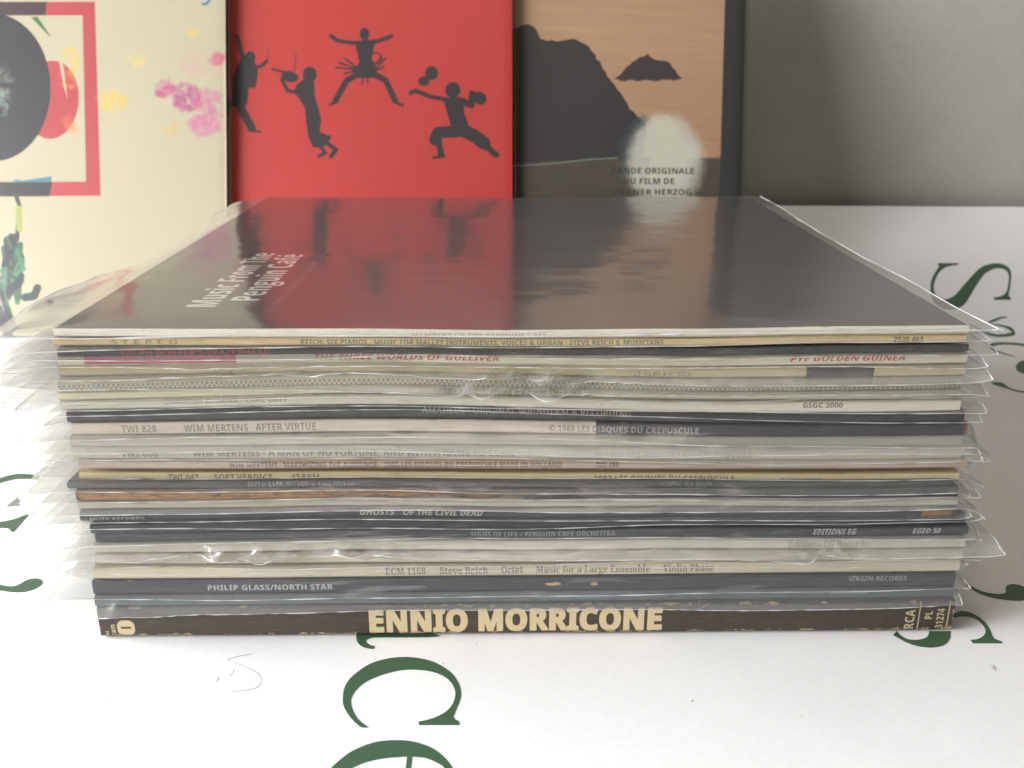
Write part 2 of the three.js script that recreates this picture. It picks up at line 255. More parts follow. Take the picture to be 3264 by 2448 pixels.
const STACK_YAW = 0.9 * Math.PI / 180;
const planeX = (py) => 0.3105 - (py - 1035) / 995 * 0.0140;          // forward distance of the spines, top to bottom of the pile
const REC_GROUP = 'records lying in the stack';
const bow = (i, x) => 0.0019 * noise(x * 6.5 + 2.3, (25 - i) * 0.16) * smooth(0, 9, 25 - i) + 0.0006 * noise(x * 17 + 9, (25 - i) * 0.13) * smooth(0, 6, 25 - i);
function bend(geo, i, dx = 0) { const p = geo.attributes.position; for (let k = 0; k < p.count; k++) p.setY(k, p.getY(k) + bow(i, p.getX(k) + dx)); p.needsUpdate = true; geo.computeVertexNormals(); return geo; }
function record(i, d) {
  const [y0, y1] = d.y, Xm = planeX((y0 + y1) / 2) + (d.back ?? 0);
  const yt = onPlane(1632, y0, Xm)[1], yb = Math.max(onPlane(1632, y1, Xm)[1], i === 25 ? 0.0006 : 0);
  const W = 0.314, D = 0.313, th = yt - yb;
  const xm = (onPlane(d.x[0], (y0 + y1) / 2, Xm)[0] + onPlane(d.x[1], (y0 + y1) / 2, Xm)[0]) / 2;
  const g = thing('record', d.label, 'record', REC_GROUP);
  g.position.set(xm, yb, CAM.z - Xm); g.rotation.y = STACK_YAW + (d.yaw ?? 0.006 * hash2(i * 7 + 3, 5));
  const inner = new THREE.Vector3(-W / 2, 0, 0);
  // spine print
  const hpx = Math.max(28, Math.round(th * 6520 * 1.15)), [c, x] = canvas(2048, hpx);
  const U = (px) => { const p = onPlane(px, (y0 + y1) / 2, Xm); return (p[0] - xm + W / 2) / W * 2048; };
  x.fillStyle = d.color; x.fillRect(0, 0, 2048, hpx);
  for (const [a, b, col, v0 = 0, v1 = 1] of d.blocks ?? []) { x.fillStyle = col; x.fillRect(U(a), v0 * hpx, U(b) - U(a), (v1 - v0) * hpx); }
  if (d.paint) d.paint(x, U, hpx);
  for (let k = 0; k < 900; k++) { const w = rr(2, 60); x.globalAlpha = rr(0.02, 0.10); x.fillStyle = rnd() < 0.5 ? '#fff' : '#3a2f20'; x.fillRect(rnd() * 2048, rnd() * hpx, w, rr(0.6, 2)); }
  x.globalAlpha = 1;
  for (const [a, b, col, n, base = 0.72, h0 = 0.5] of d.blur ?? []) {      // print too worn to read: letter-like ticks
    x.fillStyle = col; const u0 = U(a), st = (U(b) - u0) / n;
    for (let k = 0; k < n; k++) { if (rnd() < 0.14) continue; x.globalAlpha = rr(0.35, 0.75); const h = hpx * h0, y = hpx * base - h, w = st * 0.18; x.fillRect(u0 + k * st, y, w, h); if (rnd() < 0.6) x.fillRect(u0 + (k + 0.5) * st, y + h * rr(0, 0.3), w, h * 0.7); if (rnd() < 0.7) x.fillRect(u0 + k * st, y + h * [0, 0.42, 0.84][Math.floor(rnd() * 3)], st * 0.62, h * 0.16); }
    x.globalAlpha = 1;
  }
  for (const [txt, a, b, col, o = {}] of d.text ?? []) {
    const size = (o.size ?? 0.62) * hpx; x.save();
    x.font = `${o.italic ? 'italic ' : ''}${o.bold === false ? '' : 'bold '}${size}px ${o.font ?? 'sans-serif'}`; x.fillStyle = col; x.textBaseline = 'alphabetic';
    const w = x.measureText(txt).width; x.translate(U(a), (o.base ?? 0.72) * hpx); x.scale((U(b) - U(a)) / w, 1); x.globalAlpha = o.alpha ?? 0.9; x.fillText(txt, 0, 0); if (o.heavy) { x.lineWidth = o.heavy * hpx; x.lineJoin = 'round'; x.strokeStyle = col; x.strokeText(txt, 0, 0); } x.restore();
  }
  for (let k = 0; k < 260; k++) { x.globalAlpha = rr(0.10, 0.40); x.fillStyle = rnd() < 0.7 ? d.color : '#8a8478'; if (!(d.blocks ?? []).length) x.fillRect(rnd() * 2048, rnd() * hpx, rr(1, 14), rr(0.5, 1.6)); }
  x.globalAlpha = 1;
  const worn = d.wear ?? (parseInt(d.color.slice(1, 3), 16) < 90 ? [26, '#8b8376'] : [22, '#8c7c60']);
  if (worn) {                                                      // chipped print along the lower and upper edge
    x.fillStyle = worn[1];
    for (let k = 0; k < worn[0]; k++) { const e = rnd() < 0.75, px = rnd() * 2048, w = rr(2, 22), h = rr(1, hpx * 0.055); x.globalAlpha = rr(0.5, 0.95); x.beginPath(); for (let q = 0; q < 7; q++) { const t = q / 7 * 6.28; x.lineTo(px + w * Math.cos(t) * rr(0.5, 1), (e ? hpx * rr(0.86, 0.95) : hpx * rr(0.04, 0.10)) + h * Math.sin(t)); } x.fill(); }
    x.globalAlpha = 1;
  }
  const sp = spineGeo(W, th); sp.geo.translate(inner.x, 0, 0);
  const map = texOf(c); map.wrapS = map.wrapT = THREE.ClampToEdgeWrapping;
  const spineMat = phys({ map, roughness: d.rough ?? 0.5, clearcoat: d.coat ?? 0.06, clearcoatRoughness: 0.4, side: THREE.DoubleSide });
  // jacket boards: a thin box, its front closed by the spine
  const body = new THREE.BoxGeometry(W, th, D - sp.r, 40, 1, 1); body.translate(0, th / 2, -sp.r - (D - sp.r) / 2);
  bend(body, i); bend(sp.geo, i);
  const jacket = mesh('jacket', body, d.boards ?? std({ color: new THREE.Color(d.board ?? d.color), roughness: 0.55, bumpMap: paperBump, bumpScale: 0.00006 }), g);
  mesh('spine', sp.geo, spineMat, jacket);
  if (!d.bag) return g;
  const holder = sleeve(g, { W, D, th, k: i + 1, mat: PL[d.film ?? (i % 3)], ...d.bag });
  holder.position.x = -W / 2; bend(holder.geometry, i, -W / 2); bend(holder.children[0].geometry, i, -W / 2);
  return g;
}
// Read from the top of the pile down. y, x: spine edges in the photograph; text: words, from, to, ink.
const dark = '#2d2a28', grey = '#6b675c';
const SER = { font: 'serif' };
const recs = [
  { y: [1035, 1061], x: [185, 3088], color: '#e9e3d0', board: '#141314', label: 'glossy dark record with white cover lettering, topmost of the pile', film: 0,
    text: [['MEMBERS OF THE PENGUIN CAFE', 1310, 1745, '#8d8672', { size: 0.5, alpha: 0.45 }]],
    bag: { wl: 0.021, wr: 0.0105, wf: 0.0042, wb: 0.006, drop: -0.0006, dropL: -0.0035, dropR: 0.0005, tilt: 0.0012, rim: 0.0003 } },
  { y: [1065, 1089], x: [172, 3094], color: '#ddc48d', board: '#c9b27a', label: 'straw yellow record spine with small black print and number 2535 463', film: 0,
    text: [['S T E R E O', 358, 572, '#7d7050', { alpha: 0.6 }], ['REICH: SIX PIANOS · MUSIC FOR MALLET INSTRUMENTS, VOICES & ORGAN · STEVE REICH & MUSICIANS', 958, 2118, grey], ['2535 463', 2855, 2953, '#5b5038', { size: 0.75, base: 0.78 }]],
    bag: { wl: 0.017, wr: 0.007, wf: 0.0045, drop: -0.0012, dropL: -0.002, tilt: 0.0014 } },
  { y: [1098, 1122], x: [205, 3090], color: '#2b2a28', label: 'black record spine with red lettering beneath the straw yellow one', film: 0,
    text: [["RALPH DORPER'S ERAZERHEAD", 390, 866, '#a5323c', { size: 0.8, base: 0.8 }]], blur: [[2850, 2966, '#8e3040', 9, 0.8, 0.6]],
    bag: { wl: 0.022, wr: 0.0095, wf: 0.0045, drop: -0.0010, dropL: -0.005, dropR: -0.001 } },
  { y: [1126, 1158], x: [200, 3085], color: '#e2dabd', label: 'cream record spine with pink bar and red lettering', film: 0,
    blocks: [[275, 756, '#cf5f74', 0.12, 0.72]],
    text: [['THE THREE WORLDS OF GULLIVER', 998, 1590, '#c4434f', { italic: true, size: 0.55, base: 0.55 }], ['PYE GOLDEN GUINEA', 2520, 2892, '#c23b48', { italic: true, size: 0.6, base: 0.55 }]],
    bag: { wl: 0.018, wr: 0.006, wf: 0.0055, drop: -0.0012, dropL: -0.004, crumple: [[0.07, 0.04, 0.0006]] } },
  { y: [1161, 1194], x: [195, 3080], color: '#cdbd95', label: 'tan record spine with a short dark block near one end', film: 1,
    blocks: [[2575, 2792, '#463c3a']],
    blur: [[640, 780, '#7a7362', 9], [2022, 2228, '#5b5344', 13, 0.8, 0.4]],
    bag: { wl: 0.020, wr: 0.006, wf: 0.0065, drop: -0.0020, dropL: -0.003, crumple: [[0.09, 0.05, 0.0012], [0.168, 0.020, 0.0040]] } },
  { y: [1199, 1240], x: [195, 3085], color: '#c0b69c', label: 'grey green record spine with a fine checkered pattern', film: 1,
    paint: (x, U, h) => { x.fillStyle = '#84826f'; for (let k = 0; k < 190; k++) for (let r = 0; r < 2; r++) { x.fillRect(k * 11 + (r ? 5 : 0), h * (0.45 + r * 0.2), 5, h * 0.18); } },
    bag: { wl: 0.017, wr: 0.005, wf: 0.0055, drop: -0.0010, crumple: [[0.157, 0.028, 0.0034]] } },
  { y: [1243, 1268], x: [195, 3082], color: '#d9d2b2', label: 'pale cream record spine with grey serif print beneath the checkered one', film: 0,
    text: [['Anna Palm: Arriving & Caught Up. TPLP 10', 1395, 1886, '#77705a', { ...SER, size: 0.8, base: 0.78 }]],
    bag: { wl: 0.019, wr: 0.007, wf: 0.0035, drop: -0.0006 } },
  { y: [1271, 1306], x: [190, 3080], color: '#e3dcc6', label: 'off white record spine marked GSGC 2000 above the black ones', film: 0,
    text: [['CARMINA BURANA · CARL ORFF', 528, 922, '#9a947f', { size: 0.45, base: 0.55 }], ['GSGC 2000', 2562, 2692, '#5a5648', { size: 0.45, base: 0.5 }]],
    bag: { wl: 0.021, wr: 0.008, wf: 0.0040, drop: -0.0012, dropL: 0.001, tilt: -0.002 } },
  { y: [1309, 1342], x: [218, 3094], color: '#2a2926', label: 'black record spine with pale serif lettering beneath the off white one', film: 0,
    text: [['AMADEUS • ORIGINAL SOUNDTRACK RECORDING', 1345, 2012, '#b9b5a6', { ...SER, bold: false, size: 0.55, base: 0.5 }]],
    bag: { wl: 0.009, wr: 0.0035, wf: 0.0022, drop: 0.0006, tilt: -0.002 } },
  { y: [1347, 1387], x: [232, 3102], color: '#cfc3b0', label: 'record spine half cream and half black', film: 0, board: '#2a2625',
    blocks: [[1900, 3200, '#26242a'], [3086, 3200, '#8a2a2c']],
    text: [['TWI 828', 395, 507, '#8d8272'], ['WIM MERTENS   AFTER VIRTUE', 592, 1012, '#857b6b'], ['© 1988 LES DI', 1750, 1915, '#7b7264', { size: 0.55 }], ['SQUES DU CREPUSCULE', 1916, 2232, '#a9a49c', { size: 0.55 }]],
    bag: { wl: 0.020, wr: 0.0065, wf: 0.0060, drop: -0.0028, dropL: -0.002, dropR: -0.007, tilt: -0.002 } },
  { y: [1391, 1424], x: [235, 3080], color: '#cdc5b3', label: 'blank grey cream record spine blurred by thick plastic', film: 2,
    bag: { wl: 0.017, wr: 0.008, wf: 0.0070, drop: -0.0016, dropR: -0.002 } },
  { y: [1427, 1466], x: [240, 3078], color: '#cec4b0', label: 'grey cream record spine with a long line of faded print', film: 2,
    text: [['TWI 660', 395, 512, '#6f6c62'], ['WIM MERTENS - A MAN OF NO FORTUNE, AND WITH A NAME TO COME', 620, 1642, '#6f6c62'], ['© 1986 LES DISQUES DU CREPUSCULE', 1895, 2402, '#6f6c62']],
    bag: { wl: 0.014, wr: 0.007, wf: 0.0050, drop: -0.0010 } },
  { y: [1469, 1496], x: [264, 3092], color: '#c0a98e', label: 'pinkish tan record spine with a full line of dark capitals', film: 0,
    text: [['WIM MERTENS - MAXIMIZING THE AUDIENCE ℗ 1985 LES DISQUES DU CREPUSCULE MADE IN HOLLAND', 735, 1792, '#4e4336', { size: 0.66, base: 0.75 }], ['TWI 480', 1898, 1974, '#4e4336', { size: 0.66, base: 0.75 }]],
    bag: { wl: 0.011, wr: 0.0025, wf: 0.0012, drop: 0.0002 } },
  { y: [1509, 1534], x: [255, 3070], color: '#d8c594', label: 'yellowish cream record spine marked 45RPM', film: 0, back: 0.002,
    text: [['TWI 047', 540, 637, '#6d6248', { size: 0.75, base: 0.8 }], ['SOFT VERDICT', 685, 872, '#6d6248', { size: 0.75, base: 0.8 }], ['45RPM', 930, 1022, '#6d6248', { size: 0.75, base: 0.8 }], ['℗ 1982 LES DISQUES DU CREPUSCULE', 1872, 2345, '#6d6248', { size: 0.72, base: 0.82 }], ['Printed in Belgium', 2490, 2627, '#6d6248', { size: 0.5, base: 0.85 }]],
    bag: { wl: 0.017, wr: 0.007, wf: 0.0012, drop: -0.0004, dropR: -0.003 } },
  { y: [1537, 1558], x: [226, 3042], color: '#4a4a46', label: 'thin charcoal record spine beneath the 45RPM one', film: 0,
    blur: [[795, 1132, '#c4c0ae', 30], [2098, 2275, '#b4b1a2', 20]],
    bag: { wl: 0.016, wr: 0.0075, wf: 0.0040, drop: -0.0010, dropR: -0.002, tilt: -0.001 } },
  { y: [1562, 1596], x: [280, 3035], color: '#1e1b18', label: 'orange brown record spine turning black along its length', film: 0,
    paint: (x, U, h) => { for (let k = 0; k < 2600; k++) { const t = Math.pow(rnd(), 1.2); x.globalAlpha = 0.45 * (1 - smooth(0.25, 0.85, t)); x.fillStyle = rnd() < 0.6 ? '#b4814a' : '#8d6236'; x.fillRect(t * 1500, rnd() * h, rr(6, 46), rr(1.5, 5)); } x.globalAlpha = 1; },
    bag: { wl: 0.020, wr: 0.006, wf: 0.0035, drop: -0.0008 } },
  { y: [1598, 1624], x: [285, 3028], color: '#bdb6a4', label: 'pale grey record spine with rounded end', film: 1,
    bag: { wl: 0.016, wr: 0.009, wf: 0.0045, drop: -0.0012, dropR: -0.004 } },
  { y: [1628, 1660], x: [290, 3030], color: '#3b3c3f', label: 'dark grey record spine with slanted pale capitals and orange end block', film: 0,
    blocks: [[2945, 3040, '#9a6a3c', 0.45, 1]],
    text: [['GHOSTS', 1145, 1256, '#c9c6ba', { italic: true, size: 0.6, base: 0.7 }], ['OF THE CIVIL DEAD', 1283, 1537, '#c9c6ba', { italic: true, size: 0.6, base: 0.7 }], ['IONIC 3', 2900, 2992, '#aaa89e', { bold: false, base: 0.42, size: 0.5 }], ['MUTE RECORDS', 290, 466, '#b5b3aa', { base: 0.9, size: 0.5 }]],
    bag: { wl: 0.012, wr: 0.004, wf: 0.0030, drop: -0.0004, wave: 0.0014 } },
  { y: [1663, 1692], x: [350, 3040], color: '#1f1f1f', label: 'plain black record spine beneath the slanted capitals', film: 0, wear: [16, '#77604a'],
    bag: { wl: 0.020, wr: 0.004, wf: 0.0020, drop: 0.0002 } },
  { y: [1695, 1722], x: [335, 3072], color: '#34393a', label: 'slate record spine marked EGED 50', film: 0,
    text: [['SIGNS OF LIFE / PENGUIN CAFE ORCHESTRA', 1500, 1962, '#8d9290', { size: 0.6 }], ['EDITIONS EG', 2593, 2732, '#c2c4be', { italic: true, size: 0.66, base: 0.72 }], ['EGED 50', 2913, 3004, '#c9cbc4', { italic: true, size: 0.66, base: 0.72 }]],
    bag: { wl: 0.015, wr: 0.0045, wf: 0.0030, drop: -0.0006 } },
  { y: [1727, 1760], x: [320, 3070], color: '#cbc4b2', label: 'grey cream record spine under badly crumpled plastic', film: 1,
    text: [['Editions EG Records', 2515, 2772, '#807a6c', { ...SER, size: 0.7, alpha: 0.6 }]],
    bag: { wl: 0.019, wr: 0.0105, wf: 0.0065, drop: -0.0016, dropL: -0.002, crumple: [[0.035, 0.03, 0.0030], [0.085, 0.025, 0.0030], [0.26, 0.014, 0.0026]] } },
  { y: [1762, 1796], x: [318, 3062], color: '#d5ccb5', label: 'blank cream record spine above the serif lettered cream one', film: 0,
    bag: { wl: 0.016, wr: 0.007, wf: 0.0035, drop: -0.0006 } },
  { y: [1798, 1836], x: [318, 3062], color: '#dccfb6', label: 'warm cream record spine with widely spaced serif lettering', film: 0,
    text: [['ECM 1168', 1228, 1358, '#6f6657', { ...SER, size: 0.62 }], ['Steve Reich', 1402, 1556, '#6f6657', { ...SER, size: 0.62 }], ['Octet', 1597, 1667, '#6f6657', { ...SER, size: 0.62 }], ['Music for a Large Ensemble', 1708, 2074, '#6f6657', { ...SER, size: 0.62 }], ['Violin Phase', 2115, 2278, '#6f6657', { ...SER, size: 0.62 }]],
    bag: { wl: 0.015, wr: 0.003, wf: 0.0016, drop: 0.0003 } },
  { y: [1840, 1884], x: [312, 3050], color: '#3a3d42', label: 'blue black record spine with pale capitals and cream chips', film: 0, wear: [12, '#b79a72'],
    paint: (x, U, h) => { x.fillStyle = '#c2a47a'; for (const [a, b] of [[1732, 1800], [1880, 1912]]) { x.beginPath(); for (let k = 0; k < 14; k++) { const t = k / 14 * 6.28; x.lineTo(U((a + b) / 2) + (U(b) - U(a)) / 2 * Math.cos(t) * rr(0.5, 1), h * 0.5 + h * 0.14 * Math.sin(t) * rr(0.4, 1)); } x.fill(); } },
    text: [['PHILIP GLASS/NORTH STAR', 665, 1063, '#c8c5ba', { size: 0.46, base: 0.68 }], ['VIRGIN RECORDS', 2710, 2900, '#a9a69c', { size: 0.4, base: 0.5 }]],
    bag: { wl: 0.015, wr: 0.004, wf: 0.0045, drop: -0.0012 } },
  { y: [1888, 1920], x: [322, 3045], color: '#5d6a6d', label: 'grey blue record spine directly above the thick brown one', film: 1,
    paint: (x, U, h) => { x.fillStyle = '#6fa3b4'; for (let k = 0; k < 40; k++) { x.globalAlpha = 0.14; x.fillRect(U(1840 + rr(-140, 180)), h * rr(0.2, 0.6), rr(20, 120), h * 0.12); } x.globalAlpha = 1; },
    blur: [[2400, 2640, '#a2a9a8', 30, 0.5, 0.28]], text: [['made in Holland', 2650, 2772, '#a2a9a8', { size: 0.38, base: 0.5 }]],
    bag: { wl: 0.017, wr: 0.002, wf: 0.0036, drop: -0.0036, dropL: -0.004, tilt: 0.0016, wave: 0.0012, crumple: [[0.012, 0.025, 0.0012]] } },
  { y: [1926, 2030], x: [303, 3068], color: '#41392f', board: '#3b342c', label: 'thick dark brown record with huge cream capitals, undermost of the pile', film: 1, wear: [120, '#a8926a'], rough: 0.6,
    text: [['ENNIO MORRICONE', 1172, 2114, '#cdb98f', { size: 0.89, base: 0.835, heavy: 0.065, alpha: 1 }]],
    paint: (x, U, h) => {
      const cream = '#c3b289';
      // sideways marks at both ends
      x.save(); x.translate(U(405), h * 0.5); x.fillStyle = cream; x.beginPath(); x.roundRect ? x.roundRect(-20, -h * 0.06, 42, h * 0.46, 16) : x.rect(-20, -h * 0.06, 42, h * 0.46); x.fill(); x.fillStyle = '#41392f'; x.fillRect(-11, h * 0.14, 24, h * 0.055); x.restore();
      x.fillStyle = cream; x.save(); x.translate(U(372), h * 0.92); x.rotate(-Math.PI / 2); x.font = `bold ${h * 0.18}px sans-serif`; x.fillText('cam', 0, 0); x.restore();
      x.save(); x.translate(U(350), h * 0.95); x.rotate(-Math.PI / 2); x.font = `bold ${h * 0.13}px sans-serif`; x.fillText('ost', 0, 0); x.restore();
      x.save(); x.translate(U(2922), h * 0.92); x.rotate(-Math.PI / 2); x.font = `bold ${h * 0.34}px sans-serif`; x.scale(0.95, 1); x.fillText('RCA', 0, 0); x.restore();
      x.fillRect(U(2934), h * 0.05, 3, h * 0.9); x.fillRect(U(3028), h * 0.05, 3, h * 0.9);
      x.font = `bold ${h * 0.27}px sans-serif`;
      x.save(); x.translate(U(2978), h * 0.62); x.rotate(-Math.PI / 2); x.scale(0.9, 1); x.fillText('PL', 0, 0); x.restore();
      x.save(); x.translate(U(3016), h * 0.9); x.rotate(-Math.PI / 2); x.scale(0.85, 1); x.fillText('31274', 0, 0); x.restore();
      x.fillStyle = '#b59f74';                                       // bare board at the worn corners
      for (const [cx0, cy0, n] of [[3060, 0.9, 60], [3062, 0.6, 40], [3063, 0.35, 40], [3062, 0.15, 24], [3035, 0.97, 20], [3010, 0.95, 16], [308, 0.7, 20], [312, 0.3, 14], [2900, 0.95, 12], [2240, 0.06, 10], [2390, 0.05, 8]])
        for (let k = 0; k < n; k++) { x.globalAlpha = rr(0.4, 0.9); x.beginPath(); const a = U(cx0) + rr(-14, 12), b = h * (cy0 + rr(-0.08, 0.08)); for (let q = 0; q < 6; q++) x.lineTo(a + rr(-6, 6), b + rr(-5, 5)); x.fill(); }
      x.globalAlpha = 1;
    },
  },
];

// the topmost cover: dark laminated card with white lettering
{
  const top = recs[0], Xm = planeX(1048), yt = onPlane(1632, 1035, Xm)[1], W = 0.314, D = 0.313;
  const xm = (onPlane(top.x[0], 1048, Xm)[0] + onPlane(top.x[1], 1048, Xm)[0]) / 2;
  const [c, x] = canvas(1600, 1600), S = 1600 / W;
  x.fillStyle = '#1b191c'; x.fillRect(0, 0, 1600, 1600);
  for (let k = 0; k < 5000; k++) { x.globalAlpha = 0.05; x.fillStyle = rnd() < 0.5 ? '#3c3a40' : '#000'; x.fillRect(rnd() * 1600, rnd() * 1600, rr(1, 9), rr(1, 5)); }
  x.globalAlpha = 1;
  const at = (px, py) => { const p = onLevel(px, py, yt); return [(p[0] - xm + W / 2) * S, 1600 - (CAM.z - Xm - p[2]) * S]; };   // canvas foot = front edge
  function line(txt, a, b, size, col, weight) {                     // runs away from the spine, heads to the left
    const [ax, ay] = at(...a), [bx, by] = at(...b); x.save(); x.font = `${weight} ${size * S}px sans-serif`; x.fillStyle = col;
    const w = x.measureText(txt).width; x.translate(ax, ay); x.rotate(-Math.PI / 2); x.scale(Math.hypot(bx - ax, by - ay) / w, 1); x.fillText(txt, 0, 0); x.restore();
  }
  line('Music From The', [686, 968], [898, 796], 0.0155, '#dfe0d4', 'bold');
  line('Penguin Café', [826, 948], [990, 800], 0.0155, '#dfe0d4', 'bold');
  { const [ax, ay] = at(866, 982), [bx, by] = at(1072, 780); x.fillStyle = '#a9a8a6';                                   // a line of very small print
    for (let k = 0; k < 96; k++) if (rnd() > 0.12) { const t = k / 96, y = ay + (by - ay) * t; x.globalAlpha = rr(0.4, 0.9); x.fillRect(ax + (bx - ax) * t - 0.0026 * S, y, 0.0026 * S, 1.5); if (rnd() < 0.6) x.fillRect(ax + (bx - ax) * t - [0.0026, 0.0014, 0.0004][k % 3] * S, y, 2, 4); }
    x.globalAlpha = 1; }
  const t = texOf(c);
  const plain = std({ color: new THREE.Color('#141314'), roughness: 0.5 });
  const face = phys({ map: t, roughness: 0.45, clearcoat: 0.6, clearcoatRoughness: 0.16 });
  top.boards = [plain, plain, face, plain, plain, plain];
}
const built = recs.map((d, i) => {
  if (i === 0) {
    d.bag = { ...d.bag, nz: 70, nx: 130, mat: PL_TOP, top: (x, z) => (x > 0 && x < 0.314 && z < 0 && z > -0.313) ? 0.00022 * (1 + fbm(x * 9 + 1, z * 19, 2)) * smooth(0, 0.01, Math.min(x, 0.314 - x, -z, 0.313 + z)) + 0.00007 * (1 + noise(x * 26 + 4, z * 44)) * smooth(0, 0.01, Math.min(x, 0.314 - x, -z, 0.313 + z)) : 0 };
  }
  return record(i, d);
});

// ------------------------------------------------------------------ the three records standing behind
function standing(name, label, o) {
  const g = thing(name, label, 'record', 'records leaning on the wall'), W = 0.315, th = o.th ?? 0.004;
  g.rotation.order = 'YXZ'; g.rotation.set(-o.lean * Math.PI / 180, (o.yaw ?? 0) * Math.PI / 180, (o.roll ?? 0) * Math.PI / 180);
  const right = onPlane(o.right[0], o.right[1], o.X + (0.22) * Math.sin(o.lean * Math.PI / 180))[0];
  g.position.set(right - W / 2, sheetY(right - W / 2, CAM.z - o.X - 0.006) + 0.0012, CAM.z - o.X);
  g.updateMatrixWorld(true);
  const inv = g.matrixWorld.clone().invert();
  const [c, x] = canvas(1536, 1536), S = 1536 / W;
  const M = (px, py) => {                                            // a pixel of the photograph -> a point of this cover's print
    const d = ray(px, py), a = CAM.clone().applyMatrix4(inv), b = CAM.clone().add(new THREE.Vector3(d[0], d[1], -d[2])).applyMatrix4(inv).sub(a), t = (th - a.z) / b.z;
    return [(a.x + b.x * t + W / 2) * S, 1536 - (a.y + b.y * t) * S];
  };
  o.paint(x, M, S);
  const card = new THREE.BoxGeometry(W, W, th); card.translate(0, W / 2, th / 2);
  const edge = std({ color: new THREE.Color(o.edge), roughness: 0.6 }), face = phys({ map: texOf(c), roughness: 0.5, clearcoat: 0.3, clearcoatRoughness: 0.3 });
  mesh('jacket', card, [edge, edge, edge, edge, face, edge], g);
  // plastic sleeve, loosely following the card
  const us = span(-W / 2 - 0.004, W / 2 + 0.003, 60), ws = span(-0.0008, W + 0.004, 60);
  const edgeT = (u, v) => smooth(0, 0.006, Math.min(u + W / 2 + 0.004, W / 2 + 0.003 - u, v + 0.003, W + 0.004 - v));
  const wv = (u, v) => 0.0004 * (1 + noise((u * 0.8 + v * 0.6) * 10 + o.X * 90, (v * 0.8 - u * 0.6) * 46));
  const front = gridGeo(us, ws, (u, v) => [u, v, th / 2 + edgeT(u, v) * (th / 2 + 0.0004 + wv(u, v))]), rear = gridGeo(us, ws, (u, v) => [u, v, th / 2 - edgeT(u, v) * (th / 2 + 0.0003)]);
  const dg = diagonal.clone(); dg.repeat.set(2.4, 2.4); dg.needsUpdate = true;
  const sl = mesh('plastic_sleeve', mergeGeometries([front, rear]), plastic({ transmission: 0.98, roughness: 0.16, bumpMap: dg, bumpScale: 0.00028 }), g);
  mesh('sealed_edge', wire([...span(W + 0.004, 0, 20).map((v) => [-W / 2 - 0.004, v, th / 2]), ...span(-W / 2 - 0.004, W / 2 + 0.003, 20).slice(1).map((u) => [u, -0.0006, th / 2]), ...span(0, W + 0.004, 20).slice(1).map((v) => [W / 2 + 0.003, v, th / 2])], 0.00025), SEAM, sl);
  return g;
}
function speckle(x, n, cols, a = 0.06) { for (let k = 0; k < n; k++) { x.globalAlpha = a; x.fillStyle = cols[k % cols.length]; x.fillRect(rnd() * 1536, rnd() * 1536, rr(1, 7), rr(1, 7)); } x.globalAlpha = 1; }
const zoomer = (M, ox, oy, s) => ([zx, zy]) => M(ox + zx / s, oy + zy / s);
function poly(x, pts, col) { x.fillStyle = col; x.beginPath(); pts.forEach((p, i) => i ? x.lineTo(...p) : x.moveTo(...p)); x.closePath(); x.fill(); }
function limb(x, z, pts, w, col, k) { x.strokeStyle = col; x.lineCap = x.lineJoin = 'round'; x.lineWidth = w * k; x.beginPath(); pts.map(z).forEach((p, i) => i ? x.lineTo(...p) : x.moveTo(...p)); x.stroke(); }
function dot(x, z, p, rx, ry, col, k, rot = 0) { const [a, b] = z(p); x.fillStyle = col; x.beginPath(); x.ellipse(a, b, rx * k, ry * k, rot, 0, 6.2832); x.fill(); }
function blot(x, z, p, rx, ry, col, k, n, a) { for (let i = 0; i < n; i++) { const t = rnd() * 6.283, q = Math.sqrt(rnd()); x.globalAlpha = a * rr(0.15, 0.6); dot(x, z, [p[0] + rx * q * Math.cos(t), p[1] + ry * q * Math.sin(t)], rr(8, 34), rr(7, 28), col, k); } x.globalAlpha = 1; }

